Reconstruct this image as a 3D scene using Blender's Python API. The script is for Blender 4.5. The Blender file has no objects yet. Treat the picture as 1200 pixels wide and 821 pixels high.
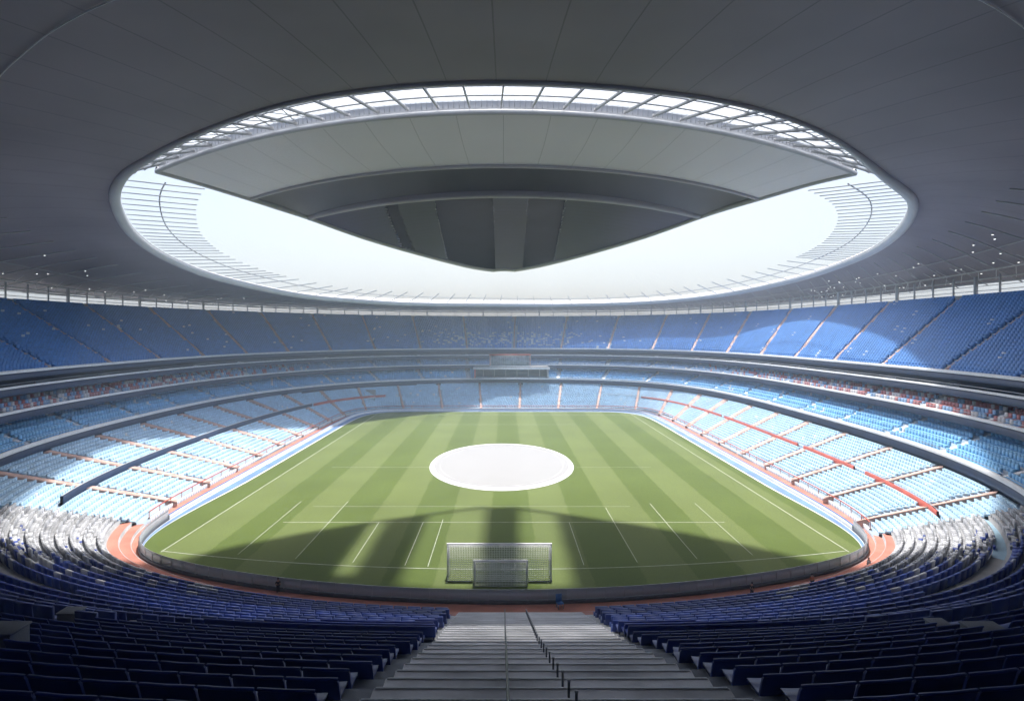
import bpy, math, random
import numpy as np
random.seed(7)
rng = np.random.default_rng(11)
R = math.radians
scene = bpy.context.scene
COL = scene.collection
EYE = 22.0                       # camera height above the pitch

# ------------------------------------------------------------------ mesh helpers
class MB:
    """collects vertices and faces of ONE object"""
    def __init__(s): s.v=[]; s.f4=[]; s.f3=[]; s.n=0; s.uv=[]; s.col=[]
    def quads(s, v, q, col=None, uv=None):
        v=np.asarray(v,float).reshape(-1,3); q=np.asarray(q,int).reshape(-1,4)
        s.v.append(v); s.f4.append(q+s.n); s.n+=len(v)
        s.col.append(np.tile((1.,1,1,1),(len(v),1)) if col is None else np.asarray(col,float))
        s.uv.append(np.zeros((len(v),2)) if uv is None else np.asarray(uv,float))
        return s
    def grid(s, P, closed=False, flip=False, uv=None):
        P=np.asarray(P,float); r,c=P.shape[:2]
        i,j=np.meshgrid(np.arange(r-1),np.arange(c if closed else c-1),indexing='ij')
        j2=(j+1)%c
        q=np.stack([i*c+j,i*c+j2,(i+1)*c+j2,(i+1)*c+j],-1).reshape(-1,4)
        if flip: q=q[:,::-1]
        return s.quads(P.reshape(-1,3),q,uv=None if uv is None else np.asarray(uv).reshape(-1,2))
    def box(s, c, size, rz=0, rx=0):
        x,y,z=[k/2 for k in size]
        v=np.array([(-x,-y,-z),(x,-y,-z),(x,y,-z),(-x,y,-z),(-x,-y,z),(x,-y,z),(x,y,z),(-x,y,z)])
        if rx: ca,sa=math.cos(rx),math.sin(rx); v=np.stack([v[:,0],v[:,1]*ca-v[:,2]*sa,v[:,1]*sa+v[:,2]*ca],-1)
        ca,sa=math.cos(rz),math.sin(rz)
        v=np.stack([v[:,0]*ca-v[:,1]*sa,v[:,0]*sa+v[:,1]*ca,v[:,2]],-1)+np.asarray(c)
        return s.quads(v,BOXQ)
    def beam(s, p, q, w, h=None):
        p=np.asarray(p,float); q=np.asarray(q,float); h=h or w
        d=q-p; L=np.linalg.norm(d); d/=max(L,1e-9)
        up=np.array((0,0,1.)) if abs(d[2])<.95 else np.array((1.,0,0))
        a=np.cross(d,up); a/=np.linalg.norm(a); b=np.cross(a,d)
        o=[(-1,-1),(1,-1),(1,1),(-1,1)]
        v=[p+a*x*w/2+b*y*h/2 for x,y in o]+[q+a*x*w/2+b*y*h/2 for x,y in o]
        return s.quads(v,[(0,1,5,4),(1,2,6,5),(2,3,7,6),(3,0,4,7),(3,2,1,0),(4,5,6,7)])
    def tube(s, pts, r, n=6, closed=False):
        P=np.asarray(pts,float); N=len(P)
        T=(np.roll(P,-1,0)-np.roll(P,1,0)) if closed else np.gradient(P,axis=0)
        T/=np.linalg.norm(T,axis=1,keepdims=True)+1e-9
        up=np.tile((0,0,1.),(N,1)); up[np.abs(T[:,2])>.95]=(1,0,0)
        A=np.cross(T,up); A/=np.linalg.norm(A,axis=1,keepdims=True); B=np.cross(A,T)
        rr=np.broadcast_to(np.asarray(r,float),(N,))
        an=np.arange(n)*2*math.pi/n
        G=P[:,None]+rr[:,None,None]*(A[:,None]*np.cos(an)[None,:,None]+B[:,None]*np.sin(an)[None,:,None])
        if closed: G=np.concatenate([G,G[:1]],0)
        return s.grid(G,closed=True)
    def build(s, name, mat, parent=None, smooth=False):
        v=np.concatenate(s.v); q=np.concatenate(s.f4)
        me=bpy.data.meshes.new(name)
        me.vertices.add(len(v)); me.vertices.foreach_set('co',v.astype(np.float32).ravel())
        me.loops.add(len(q)*4); me.loops.foreach_set('vertex_index',q.astype(np.int32).ravel())
        me.polygons.add(len(q)); me.polygons.foreach_set('loop_start',(np.arange(len(q))*4).astype(np.int32))
        uv=np.concatenate(s.uv)
        if np.any(uv):
            l=me.uv_layers.new(name='UVMap'); l.data.foreach_set('uv',uv[q.ravel()].astype(np.float32).ravel())
        col=np.concatenate(s.col)
        if np.any(col!=1):
            a=me.color_attributes.new('Col','FLOAT_COLOR','POINT'); a.data.foreach_set('color',col.astype(np.float32).ravel())
        me.update(calc_edges=True); me.validate()
        if smooth: me.polygons.foreach_set('use_smooth',np.ones(len(me.polygons),bool))
        me.materials.append(mat)
        o=bpy.data.objects.new(name,me); COL.objects.link(o)
        if parent is not None: o.parent=parent
        return o
BOXQ=[(3,2,1,0),(4,5,6,7),(0,1,5,4),(1,2,6,5),(2,3,7,6),(3,0,4,7)]

def tag(o,label=None,cat=None,group=None,kind=None):
    if label: o['label']=label
    if cat: o['category']=cat
    if group: o['group']=group
    if kind: o['kind']=kind
    return o
def thing(name,label,cat,loc=(0,0,0),rz=0,group=None):
    o=bpy.data.objects.new(name,None); COL.objects.link(o); o.location=loc; o.rotation_euler=(0,0,rz)
    o.empty_display_size=.3
    return tag(o,label,cat,group)
def bevel(o,w,seg=2):
    m=o.modifiers.new('bevel','BEVEL'); m.width=w; m.segments=seg; m.limit_method='ANGLE'; return o

# ------------------------------------------------------------------ materials
def mat(name, base, rough=.6, noise=.12, scale=2.0, metal=0, spec=.5, bump=0, attr=False, obj_var=0):
    m=bpy.data.materials.new(name); m.use_nodes=True
    nt=m.node_tree; N=nt.nodes; L=nt.links; b=N['Principled BSDF']
    b.inputs['Roughness'].default_value=rough; b.inputs['Metallic'].default_value=metal
    b.inputs['Specular IOR Level'].default_value=spec
    tc=N.new('ShaderNodeTexCoord'); no=N.new('ShaderNodeTexNoise')
    no.inputs['Scale'].default_value=scale; no.inputs['Detail'].default_value=6
    L.new(tc.outputs['Object'],no.inputs['Vector'])
    mr=N.new('ShaderNodeMapRange'); mr.inputs[1].default_value=.3; mr.inputs[2].default_value=.7
    mr.inputs[3].default_value=1-noise; mr.inputs[4].default_value=1+noise
    L.new(no.outputs['Fac'],mr.inputs[0])
    mx=N.new('ShaderNodeMix'); mx.data_type='RGBA'; mx.blend_type='MULTIPLY'; mx.inputs[0].default_value=1
    if attr:
        at=N.new('ShaderNodeAttribute'); at.attribute_name='Col'; L.new(at.outputs['Color'],mx.inputs[6])
    else:
        mx.inputs[6].default_value=(*base,1)
    cc=N.new('ShaderNodeCombineColor')
    src=mr.outputs[0]
    if obj_var:
        oi=N.new('ShaderNodeObjectInfo'); m2=N.new('ShaderNodeMapRange'); m2.inputs[3].default_value=1-obj_var; m2.inputs[4].default_value=1+obj_var
        L.new(oi.outputs['Random'],m2.inputs[0])
        mm=N.new('ShaderNodeMath'); mm.operation='MULTIPLY'; L.new(src,mm.inputs[0]); L.new(m2.outputs[0],mm.inputs[1]); src=mm.outputs[0]
    for k in range(3): L.new(src,cc.inputs[k])
    L.new(cc.outputs[0],mx.inputs[7]); L.new(mx.outputs[2],b.inputs['Base Color'])
    if bump:
        bp=N.new('ShaderNodeBump'); bp.inputs['Strength'].default_value=bump; bp.inputs['Distance'].default_value=.05
        n2=N.new('ShaderNodeTexNoise'); n2.inputs['Scale'].default_value=scale*12; n2.inputs['Detail'].default_value=4
        L.new(tc.outputs['Object'],n2.inputs['Vector']); L.new(n2.outputs['Fac'],bp.inputs['Height']); L.new(bp.outputs[0],b.inputs['Normal'])
    return m

def uv_seams(m, nu, width, dark=.45, nv=0):
    """panel joints of a cladding: thin dark lines at even steps of the panel UVs"""
    nt=m.node_tree; N=nt.nodes; L=nt.links; b=N['Principled BSDF']
    uv=N.new('ShaderNodeUVMap'); sp=N.new('ShaderNodeSeparateXYZ'); L.new(uv.outputs[0],sp.inputs[0])
    def line(sock,n,w):
        a=N.new('ShaderNodeMath'); a.operation='MULTIPLY'; a.inputs[1].default_value=n; L.new(sock,a.inputs[0])
        f=N.new('ShaderNodeMath'); f.operation='FRACT'; L.new(a.outputs[0],f.inputs[0])
        c=N.new('ShaderNodeMath'); c.operation='LESS_THAN'; c.inputs[1].default_value=w; L.new(f.outputs[0],c.inputs[0])
        return c.outputs[0]
    s=line(sp.outputs[0],nu,width)
    if nv:
        s2=line(sp.outputs[1],nv,max(width,.22))
        mxm=N.new('ShaderNodeMath'); mxm.operation='MAXIMUM'; L.new(s,mxm.inputs[0]); L.new(s2,mxm.inputs[1]); s=mxm.outputs[0]
    old=b.inputs['Base Color'].links[0].from_socket
    mx=N.new('ShaderNodeMix'); mx.data_type='RGBA'; mx.blend_type='MULTIPLY'; mx.inputs[7].default_value=(dark,dark,dark,1)
    L.new(s,mx.inputs[0]); L.new(old,mx.inputs[6]); L.new(mx.outputs[2],b.inputs['Base Color'])
    return m

M={}
M['concrete']=mat('concrete',(.36,.365,.38),.85,.2,.7,bump=.3)
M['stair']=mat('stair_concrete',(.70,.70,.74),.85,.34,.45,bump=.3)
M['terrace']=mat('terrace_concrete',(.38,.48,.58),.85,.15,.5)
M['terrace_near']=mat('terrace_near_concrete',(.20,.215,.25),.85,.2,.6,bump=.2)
M['goalpaint']=mat('goal_paint',(.88,.89,.9),.4,.03,.6)
M['white']=mat('white_paint',(.74,.76,.79),.5,.08,.6)
M['navy']=mat('navy_cladding',(.010,.03,.085),.45,.25,.5)
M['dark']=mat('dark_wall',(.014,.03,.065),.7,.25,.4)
M['red']=mat('red_paint',(.50,.10,.07),.6,.2,.6)
M['aisle']=mat('terracotta_steps',(.54,.36,.31),.8,.3,.8)
M['track']=mat('red_track',(.45,.175,.13),.9,.18,.5,bump=.3)
M['blue_apron']=mat('blue_apron',(.09,.19,.42),.6,.25,.25)
M['seat_attr']=mat('seat_plastic',(1,1,1),.45,.06,.2,attr=True)
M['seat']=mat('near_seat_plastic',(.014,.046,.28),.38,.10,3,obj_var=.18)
M['steel']=mat('galvanised_steel',(.42,.44,.47),.45,.15,2,metal=.6)
M['darksteel']=mat('dark_steel',(.10,.11,.13),.5,.2,2,metal=.3)
M['rib']=mat('grey_rib_paint',(.42,.43,.45),.5,.1,1)
M['roof']=uv_seams(mat('roof_lining',(.245,.222,.262),.55,.16,.08),116,.024,.6)
M['roof_top']=mat('roof_sheet',(.45,.46,.48),.6,.1,.1)
M['ringbeam']=mat('ring_beam_paint',(.50,.51,.54),.4,.06,.3)
M['visor']=uv_seams(mat('visor_panels',(.80,.77,.82),.5,.05,.1),18,.012,.6)
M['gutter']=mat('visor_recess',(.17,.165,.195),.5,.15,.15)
M['streak_louvre']=mat('added_streak_louvres',(.086,.104,.122),.8,.1,.2)
M['walk']=mat('pale_blue_walkway',(.30,.46,.58),.8,.15,.5)
M['soffit']=uv_seams(mat('visor_soffit',(.045,.042,.098),.5,.12,.2),1,.0001,.84,nv=34)  # base colour counters pitch bounce light so it matches the open slots
M['net']=mat('net_cord',(.88,.89,.9),.8,.05,2)
M['disc']=mat('white_cover_sheet',(.285,.29,.298),.8,.02,.25,bump=.5)
M['line']=mat('line_paint',(.58,.62,.54),.9,.15,1.5)
M['skin']=mat('skin',(.45,.28,.2),.6,.05,6)
M['cloth_dark']=mat('dark_cloth',(.02,.025,.04),.9,.1,6)
M['cloth_white']=mat('white_cloth',(.6,.62,.65),.9,.1,6)
M['cloth_orange']=mat('orange_cloth',(.6,.16,.04),.9,.1,6)
M['hair']=mat('hair',(.02,.015,.012),.8,.1,8)
M['screen']=mat('dead_screen',(.25,.29,.34),.35,.4,1.2)
M['glassgrey']=mat('box_glass',(.10,.13,.14),.15,.2,.4)
M['ground']=mat('outer_ground',(.22,.22,.21),.9,.2,.05)
M['blueplastic']=mat('blue_plastic',(.03,.16,.45),.4,.1,3)

def grass():
    m=mat('mown_grass',(.1,.15,.04),.95,.15,.15,spec=.15,bump=.25)
    nt=m.node_tree; N=nt.nodes; L=nt.links; b=N['Principled BSDF']
    tc=N.new('ShaderNodeTexCoord'); sp=N.new('ShaderNodeSeparateXYZ'); L.new(tc.outputs['Object'],sp.inputs[0])
    n1=N.new('ShaderNodeTexNoise'); n1.inputs['Scale'].default_value=.5; n1.inputs['Detail'].default_value=5; L.new(tc.outputs['Object'],n1.inputs['Vector'])
    wob=N.new('ShaderNodeMath'); wob.operation='MULTIPLY_ADD'; wob.inputs[1].default_value=.5; L.new(n1.outputs['Fac'],wob.inputs[0]); L.new(sp.outputs[0],wob.inputs[2])
    sh=N.new('ShaderNodeMath'); sh.operation='ADD'; sh.inputs[1].default_value=43.55; L.new(wob.outputs[0],sh.inputs[0])  # mowing stripes, phase shifted so pale ones also mimic central sun streaks
    dv=N.new('ShaderNodeMath'); dv.operation='DIVIDE'; dv.inputs[1].default_value=9.4; L.new(sh.outputs[0],dv.inputs[0])
    fr=N.new('ShaderNodeMath'); fr.operation='FRACT'; L.new(dv.outputs[0],fr.inputs[0])
    rp=N.new('ShaderNodeValToRGB'); e=rp.color_ramp.elements
    e[0].position=.0; e[0].color=(0,0,0,1); e[1].position=.02; e[1].color=(1,1,1,1)
    a=rp.color_ramp.elements.new(.5); a.color=(1,1,1,1); a=rp.color_ramp.elements.new(.52); a.color=(0,0,0,1)
    L.new(fr.outputs[0],rp.inputs[0])
    mx=N.new('ShaderNodeMix'); mx.data_type='RGBA'; mx.inputs[6].default_value=(.088,.124,.031,1); mx.inputs[7].default_value=(.122,.158,.052,1)
    L.new(rp.outputs[0],mx.inputs[0])
    n2=N.new('ShaderNodeTexNoise'); n2.inputs['Scale'].default_value=9; n2.inputs['Detail'].default_value=8; L.new(tc.outputs['Object'],n2.inputs['Vector'])
    mr=N.new('ShaderNodeMapRange'); mr.inputs[1].default_value=.3; mr.inputs[2].default_value=.7; mr.inputs[3].default_value=.75; mr.inputs[4].default_value=1.25; L.new(n2.outputs['Fac'],mr.inputs[0])
    n3=N.new('ShaderNodeTexNoise'); n3.inputs['Scale'].default_value=.09; n3.inputs['Detail'].default_value=4; L.new(tc.outputs['Object'],n3.inputs['Vector'])
    mr3=N.new('ShaderNodeMapRange'); mr3.inputs[1].default_value=.3; mr3.inputs[2].default_value=.7; mr3.inputs[3].default_value=.91; mr3.inputs[4].default_value=1.09; L.new(n3.outputs['Fac'],mr3.inputs[0])
    mm=N.new('ShaderNodeMath'); mm.operation='MULTIPLY'; L.new(mr.outputs[0],mm.inputs[0]); L.new(mr3.outputs[0],mm.inputs[1])
    cc=N.new('ShaderNodeCombineColor'); [L.new(mm.outputs[0],cc.inputs[k]) for k in range(3)]
    m2=N.new('ShaderNodeMix'); m2.data_type='RGBA'; m2.blend_type='MULTIPLY'; m2.inputs[0].default_value=1
    L.new(mx.outputs[2],m2.inputs[6]); L.new(cc.outputs[0],m2.inputs[7]); L.new(m2.outputs[2],b.inputs['Base Color'])
    return m
M['grass']=grass()

def glazing():
    m=bpy.data.materials.new('milky_glazing'); m.use_nodes=True; nt=m.node_tree; N=nt.nodes; L=nt.links
    N.remove(N['Principled BSDF']); out=N['Material Output']
    t=N.new('ShaderNodeBsdfTranslucent'); t.inputs[0].default_value=(.5,.54,.58,1)
    d=N.new('ShaderNodeBsdfTransparent'); d.inputs[0].default_value=(1,1,1,1)
    no=N.new('ShaderNodeTexNoise'); no.inputs['Scale'].default_value=.3
    mr=N.new('ShaderNodeMapRange'); mr.inputs[3].default_value=.12; mr.inputs[4].default_value=.3; L.new(no.outputs['Fac'],mr.inputs[0])
    mx=N.new('ShaderNodeMixShader'); L.new(mr.outputs[0],mx.inputs[0]); L.new(t.outputs[0],mx.inputs[1]); L.new(d.outputs[0],mx.inputs[2])
    L.new(mx.outputs[0],out.inputs[0]); return m
M['glazing']=glazing()
def clear_panel():
    m=bpy.data.materials.new('barrier_panel'); m.use_nodes=True; nt=m.node_tree; N=nt.nodes; L=nt.links
    b=N['Principled BSDF']; b.inputs['Base Color'].default_value=(.52,.56,.62,1); b.inputs['Roughness'].default_value=.3
    d=N.new('ShaderNodeBsdfTransparent'); mx=N.new('ShaderNodeMixShader')
    no=N.new('ShaderNodeTexNoise'); no.inputs['Scale'].default_value=.8; mr=N.new('ShaderNodeMapRange'); mr.inputs[3].default_value=.12; mr.inputs[4].default_value=.35
    L.new(no.outputs['Fac'],mr.inputs[0]); L.new(mr.outputs[0],mx.inputs[0]); L.new(b.outputs[0],mx.inputs[1]); L.new(d.outputs[0],mx.inputs[2])
    L.new(mx.outputs[0],N['Material Output'].inputs[0]); return m
M['panel']=clear_panel()

# ------------------------------------------------------------------ bowl rings
YC=114.5
class Ring:
    """closed plan curve of the bowl; u: 0 right, 1 far, 2 left, 3 near; even arc length in each quarter"""
    def __init__(s,AR,AL,BF,BN,nRF,nLF,nLN,nRN):
        s.tab=[]
        for A,B,n,sx,sy in ((AR,BF,nRF,1,1),(AL,BF,nLF,-1,1),(AL,BN,nLN,-1,-1),(AR,BN,nRN,1,-1)):
            p=np.linspace(0,math.pi/2,1201); p=math.pi/2*(p/(math.pi/2))
            # blend dense sampling near both ends so that high powers stay smooth
            w=np.linspace(0,1,1201); w=.5-.5*np.cos(math.pi*w); p=math.pi/2*(.5-.5*np.cos(math.pi*w))
            x=A*np.cos(p).clip(0)**(2/n); y=B*np.sin(p).clip(0)**(2/n)
            P=np.stack([sx*x,YC+sy*y],-1)
            s.tab.append(P)
        s.tab[1]=s.tab[1][::-1]; s.tab[3]=s.tab[3][::-1]
        s.arc=[]
        for P in s.tab:
            a=np.concatenate([[0],np.cumsum(np.linalg.norm(np.diff(P,axis=0),axis=1))]); s.arc.append(a/a[-1])
    def arc_end(s,A,d0,R,p=14):
        th=np.linspace(0,math.pi/2,1201); c=np.cos(th); sn=np.sin(th); lo=np.zeros(1201); hi=np.full(1201,120.)
        for _ in range(50):
            t=(lo+hi)/2; x=t*c; y=YC-t*sn
            f=(np.hypot(x,np.minimum(y-(d0+R),0))/R)**p+(x/A)**p
            lo=np.where(f<1,t,lo); hi=np.where(f<1,hi,t)
        x=lo*c; y=YC-lo*sn
        s.tab[2]=np.stack([-x,y],-1); s.tab[3]=np.stack([x,y],-1)[::-1]
        for k in (2,3):
            a=np.concatenate([[0],np.cumsum(np.linalg.norm(np.diff(s.tab[k],axis=0),axis=1))]); s.arc[k]=a/a[-1]
        return s
    def __call__(s,u):
        u=np.atleast_1d(np.asarray(u,float))%4; q=np.minimum(u.astype(int),3); f=u-q
        o=np.zeros((len(u),2))
        for k in range(4):
            m=q==k
            if m.any():
                o[m,0]=np.interp(f[m],s.arc[k],s.tab[k][:,0]); o[m,1]=np.interp(f[m],s.arc[k],s.tab[k][:,1])
        return o
class Lerp:
    def __init__(s,a,b,t): s.a,s.b,s.t=a,b,t
    def __call__(s,u): return s.a(u)*(1-s.t)+s.b(u)*s.t
PITCH=Ring(37.6,37.6,62.0,60.2,9,9,3.3,3.3).arc_end(37.6,54.3,74)
APRON=Ring(39.6,39.6,63.6,62.7,9,9,3.2,3.2).arc_end(39.6,51.8,70)
RING0=Ring(42,42,65.5,65.5,8,8,2.9,2.9).arc_end(42,49,59,12)
RING1=Ring(54,62.5,82.5,81.5,3.0,2.3,2.6,3.0)
RING2=Ring(61,67,90.5,89,2.8,2.2,2.6,3.0)
RING3=Ring(72,84,115.5,112,2.8,2.0,2.5,2.9)
RINGN=Ring(78,88,118,123.5,2.6,2.1,2.0,2.0)
OUTER=Ring(77,90,120,134,2.8,2.05,2.4,2.6)
def at3(ring,u,z): p=ring(u); return np.concatenate([p,np.full((len(p),1),z) if np.isscalar(z) else np.asarray(z)[:,None]],1)
def find_u(ring,d,lo,hi):
    u=np.linspace(lo,hi,4000); return u[np.argmin(np.abs(ring(u)[:,1]-d))]
UL=find_u(RING1,58,2,3); UR=find_u(RING1,46,3,4)       # where the balconies end (left, right)
WL=find_u(RING0,72,2,3); WR=find_u(RING0,68,3,4)       # where the pale blue seats give way to white ones
U_SIDE=lambda n=360: np.linspace(UR-4,UL,n)
U_NEAR=lambda n=260: np.linspace(UL,UR,n)
AISLES=[u for u in np.arange(UR-4+.06,UL-.02,.118)]
A_LOW=[u for u in np.arange(WR-4+.055,WL-.02,.108)]

def steps(ra,rb,za,zb,n,us,thick=.5,zback=None):
    """stepped terrace between two rings, closed underneath"""
    rows=[]; dz=(zb-za)/n
    rows.append(at3(ra,us,za-thick))
    for k in range(n):
        z=za+k*dz
        rows.append(at3(Lerp(ra,rb,k/n),us,z)); rows.append(at3(Lerp(ra,rb,(k+1)/n),us,z))
    rows.append(at3(rb,us,zb-dz-thick)); rows.append(rows[0])
    m=MB(); m.grid(np.stack(rows)); return m
def band(ring,us,z0,z1,off=.3):
    """upright band with thickness following a ring (front face on the ring)"""
    out=Offset(ring,off)
    return MB().grid(np.stack([at3(ring,us,z0),at3(ring,us,z1),at3(out,us,z1),at3(out,us,z0),at3(ring,us,z0)]))
class Offset:
    def __init__(s,r,o): s.r,s.o=r,o
    def __call__(s,u):
        u=np.atleast_1d(np.asarray(u,float)); e=2e-3
        p=s.r(u); t=s.r(u+e)-s.r(u-e); t/=np.linalg.norm(t,axis=1,keepdims=True)+1e-9
        n=np.stack([t[:,1],-t[:,0]],-1)
        c=p-np.array((0,YC)); n*=np.sign((n*c).sum(1,keepdims=True)); return p+n*s.o
def aisle(ra,rb,za,zb,n,u,w,mb=None,up_=.30):
    mb=mb or MB(); dz=(zb-za)/n
    a=ra([u])[0]; b=rb([u])[0]; d=b-a; L=np.linalg.norm(d); d/=L; t=np.array((-d[1],d[0]))
    prof=[(f,za-dz+.12+up_+(zb-za)*f) for f in np.linspace(0,1,n+1)]
    rows=[[(*(a+d*L*f-t*w/2),z-.7),(*(a+d*L*f-t*w/2),z),(*(a+d*L*f+t*w/2),z),(*(a+d*L*f+t*w/2),z-.7)] for f,z in prof]
    mb.grid(np.array(rows)); return mb

SEATQ=np.array(BOXQ)[[1,2,3,4,5]]
def seat_block(seats,w=.82,deep=.46,back=.62,lift=.38,base=.02):
    """many small seats as one mesh: seats = (pos(N,3), outward(N,2), colour(N,3))"""
    pos,out,col=seats; N=len(pos)
    def bx(y0,y1,z0,z1,x=.5): return np.array([(-x*w,y0,z0),(x*w,y0,z0),(x*w,y1,z0),(-x*w,y1,z0),(-x*w,y0,z1),(x*w,y0,z1),(x*w,y1+(.08 if z1>lift+.2 else 0),z1),(-x*w,y1+(.08 if z1>lift+.2 else 0),z1)])
    loc=np.concatenate([bx(-deep/2,deep/2,base,lift),bx(deep/2-.02,deep/2+.09,lift-.05,lift+back)])
    q=np.concatenate([SEATQ,SEATQ+8])
    tx=np.stack([-out[:,1],out[:,0]],-1)
    V=np.zeros((N,16,3))
    V[:,:,:2]=pos[:,None,:2]+loc[None,:,0:1]*tx[:,None]+loc[None,:,1:2]*out[:,None]
    V[:,:,2]=pos[:,None,2]+loc[None,:,2]
    Q=(q[None]+(np.arange(N)*16)[:,None,None]).reshape(-1,4)
    C=np.ones((N,16,4)); C[:,:,:3]=col[:,None]
    return MB().quads(V.reshape(-1,3),Q,col=C.reshape(-1,4))
def seat_rows(ra,rb,za,zb,n,us,w,colf,aisles=(),aw=1.3,r0=0,frac=.55,stag=.0,per=1):
    P=[];O=[];C=[]; dz=(zb-za)/n; uu=np.linspace(us[0],us[-1],6000)
    info=[]
    for k in range(r0,n):
        rg=Lerp(ra,rb,(k+frac)/n); p=rg(uu)
        s=np.concatenate([[0],np.cumsum(np.linalg.norm(np.diff(p,axis=0),axis=1))])
        c=np.arange(w/2+stag*w*rng.random()*2,s[-1],w)
        keep=np.ones(len(c),bool)
        for a in aisles: keep&=np.abs(c-np.interp(a,uu,s))>(aw(a) if callable(aw) else aw)/2+w*.32
        if stag:                       # near rows start at the stairs and run outwards
            mid=np.abs(p[:,0])<16
            sl=np.interp(SX0-.12,p[mid,0],s[mid]); sr=np.interp(SX1+.12,p[mid,0],s[mid])
            c=np.concatenate([np.arange(sl-w/2-.4*w*rng.random(),0,-w)[::-1],np.arange(sr+w/2+.4*w*rng.random(),s[-1],w)]); keep=np.ones(len(c),bool)
        c=c[keep]; u=np.interp(c,s,uu)
        q=np.stack([np.interp(c,s,p[:,0]),np.interp(c,s,p[:,1])],-1)
        t=np.stack([np.interp(c+.05,s,p[:,0])-np.interp(c-.05,s,p[:,0]),np.interp(c+.05,s,p[:,1])-np.interp(c-.05,s,p[:,1])],-1)
        t/=np.linalg.norm(t,axis=1,keepdims=True)+1e-9
        o=np.stack([t[:,1],-t[:,0]],-1); cc=q-np.array((0,YC)); o*=np.sign((o*cc).sum(1,keepdims=True))
        P.append(np.concatenate([q,np.full((len(q),1),za+(k//per)*per*dz)],1)); O.append(o); C.append(colf(q,u,k/n)); info+= [(k,x) for x in u]
    return np.concatenate(P),np.concatenate(O),np.concatenate(C),info
def vary(base,n,s=.10):
    b=np.tile(np.array(base),(n,1)); return (b*(1+rng.normal(0,s,(n,1)))).clip(.004,.9)

# ------------------------------------------------------------------ ground, pitch, track
def sheet(ring,z,n=480):
    u=np.linspace(0,4,n,endpoint=False); p=at3(ring,u,z); c=np.tile((0,YC,z),(n,1))
    rows=np.stack([c+(p-c)*k for k in (0.02,.25,.5,.75,1)])
    return MB().grid(rows,closed=True,flip=True)
def flat_band(r1,r2,z,us,closed=False): return MB().grid(np.stack([at3(r1,us,z),at3(r2,us,z)]),closed=closed,flip=True)
g=MB().quads([(-330,-230,-.03),(330,-230,-.03),(330,430,-.03),(-330,430,-.03)],[(0,1,2,3)])
tag(g.build('ground',M['ground']),kind='structure')
tag(sheet(PITCH,.012).build('pitch',M['grass']),kind='structure')
full=np.linspace(0,4,600,endpoint=False)
usd=np.linspace(WR-4+.06,WL-.06,460); unr=np.linspace(WL-.45,WR+.45,340)
uta=np.concatenate([np.linspace(WR-4-.16,WR-4+.3,90),np.linspace(WR-4+.31,WL-.31,400),np.linspace(WL-.3,WL+.16,90)])
tap=np.clip((np.maximum(uta-WL,WR-4-uta)+.26)/.42,0,.999); tap=(tap*tap*(3-2*tap))[:,None]
inner=PITCH(uta)*(1-tap)+APRON(uta)*tap; edge=inner*.1+APRON(uta)*.9
def flat2(a,b,z): return MB().grid(np.stack([np.concatenate([a,np.full((len(a),1),z)],1),np.concatenate([b,np.full((len(a),1),z)],1)]),flip=True)
tag(flat2(inner,APRON(uta),.012).build('apron',M['blue_apron']),kind='structure')
tag(flat2(edge,APRON(uta),.018).build('apron_edge',M['white']),kind='structure')
tag(flat2(inner,inner*.86+APRON(uta)*.14,.018).build('pitch_edging',M['white']),kind='structure')
tag(flat_band(PITCH,APRON,.006,unr).build('pitch_margin',M['grass']),kind='structure')
tag(flat_band(APRON,RING0,.02,full,True).build('track',M['track']),kind='structure')
# painted lines (structure, a few mm above the grass)
def stripe(pts,w,name='pitch_line',z=.022):
    P=np.asarray(pts,float); w=w*.38; t=np.gradient(P,axis=0); t/=np.linalg.norm(t,axis=1,keepdims=True); n=np.stack([-t[:,1],t[:,0]],-1)
    g=np.stack([np.concatenate([P-n*w/2,np.full((len(P),1),z)],1),np.concatenate([P+n*w/2,np.full((len(P),1),z)],1)])
    return tag(MB().grid(g).build(name,M['line']),kind='structure')
def seg(x0,y0,x1,y1,w=.16,n=2): stripe(np.stack([np.linspace(x0,x1,n),np.linspace(y0,y1,n)],-1),w,z=seg.z); seg.z+=.0006
seg.z=.020
seg(-34.3,63.9,-34.0,172,.2); seg(34.6,63.9,34.2,172,.2)
xs=np.linspace(-34.4,34.6,60); stripe(np.stack([xs,59.2+5.0*(xs/34.5)**2],-1),.2,z=.034)
seg(-25.5,73.9,25.6,73.9,.2); seg(-24,80.6,16,80.6,.12); seg(-33,170,33.4,170,.3); seg(-16.5,152,17,152,.22); seg(-9,104,-28,104,.14); seg(12,104,24,104,.12)
for x,y0,y1 in ((-26.3,63.2,83),(-20.2,62,83),(-14.4,61,74),(-9.3,60.2,74),(-7.1,59.9,75),(7.6,60.3,73.9),(12.8,61,80),(18.8,62,82),(24.6,63,82)): seg(x,y0,x,y1,.12)
# white oval cover over the middle of the pitch
an=np.linspace(0,2*math.pi,160,endpoint=False)
def oval(a,b,z): return np.stack([-.3+a*np.cos(an),106.8+b*np.sin(an),np.full(160,z)],-1)
cov=thing('pitch_cover','large white oval cover sheet lying over the middle of the striped pitch','cover',(0,0,0))
c0=np.tile((-.3,106.8,.16),(160,1))
MB().grid(np.stack([c0+(oval(11.1,17.2,.16)-c0)*k for k in (.001,.3,.6,.85,1)]),closed=True,flip=True).build('sheet',M['disc'],cov)
MB().grid(np.stack([oval(11.1,17.2,.02),oval(11.1,17.2,.22),oval(11.7,18.0,.22),oval(11.9,18.3,.02)]),closed=True,flip=True).build('rim',M['white'],cov)

MB().grid(np.stack([oval(10.1,15.9,.168),oval(10.25,16.1,.168)]),closed=True,flip=True).build('seam',M['concrete'],cov)
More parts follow.
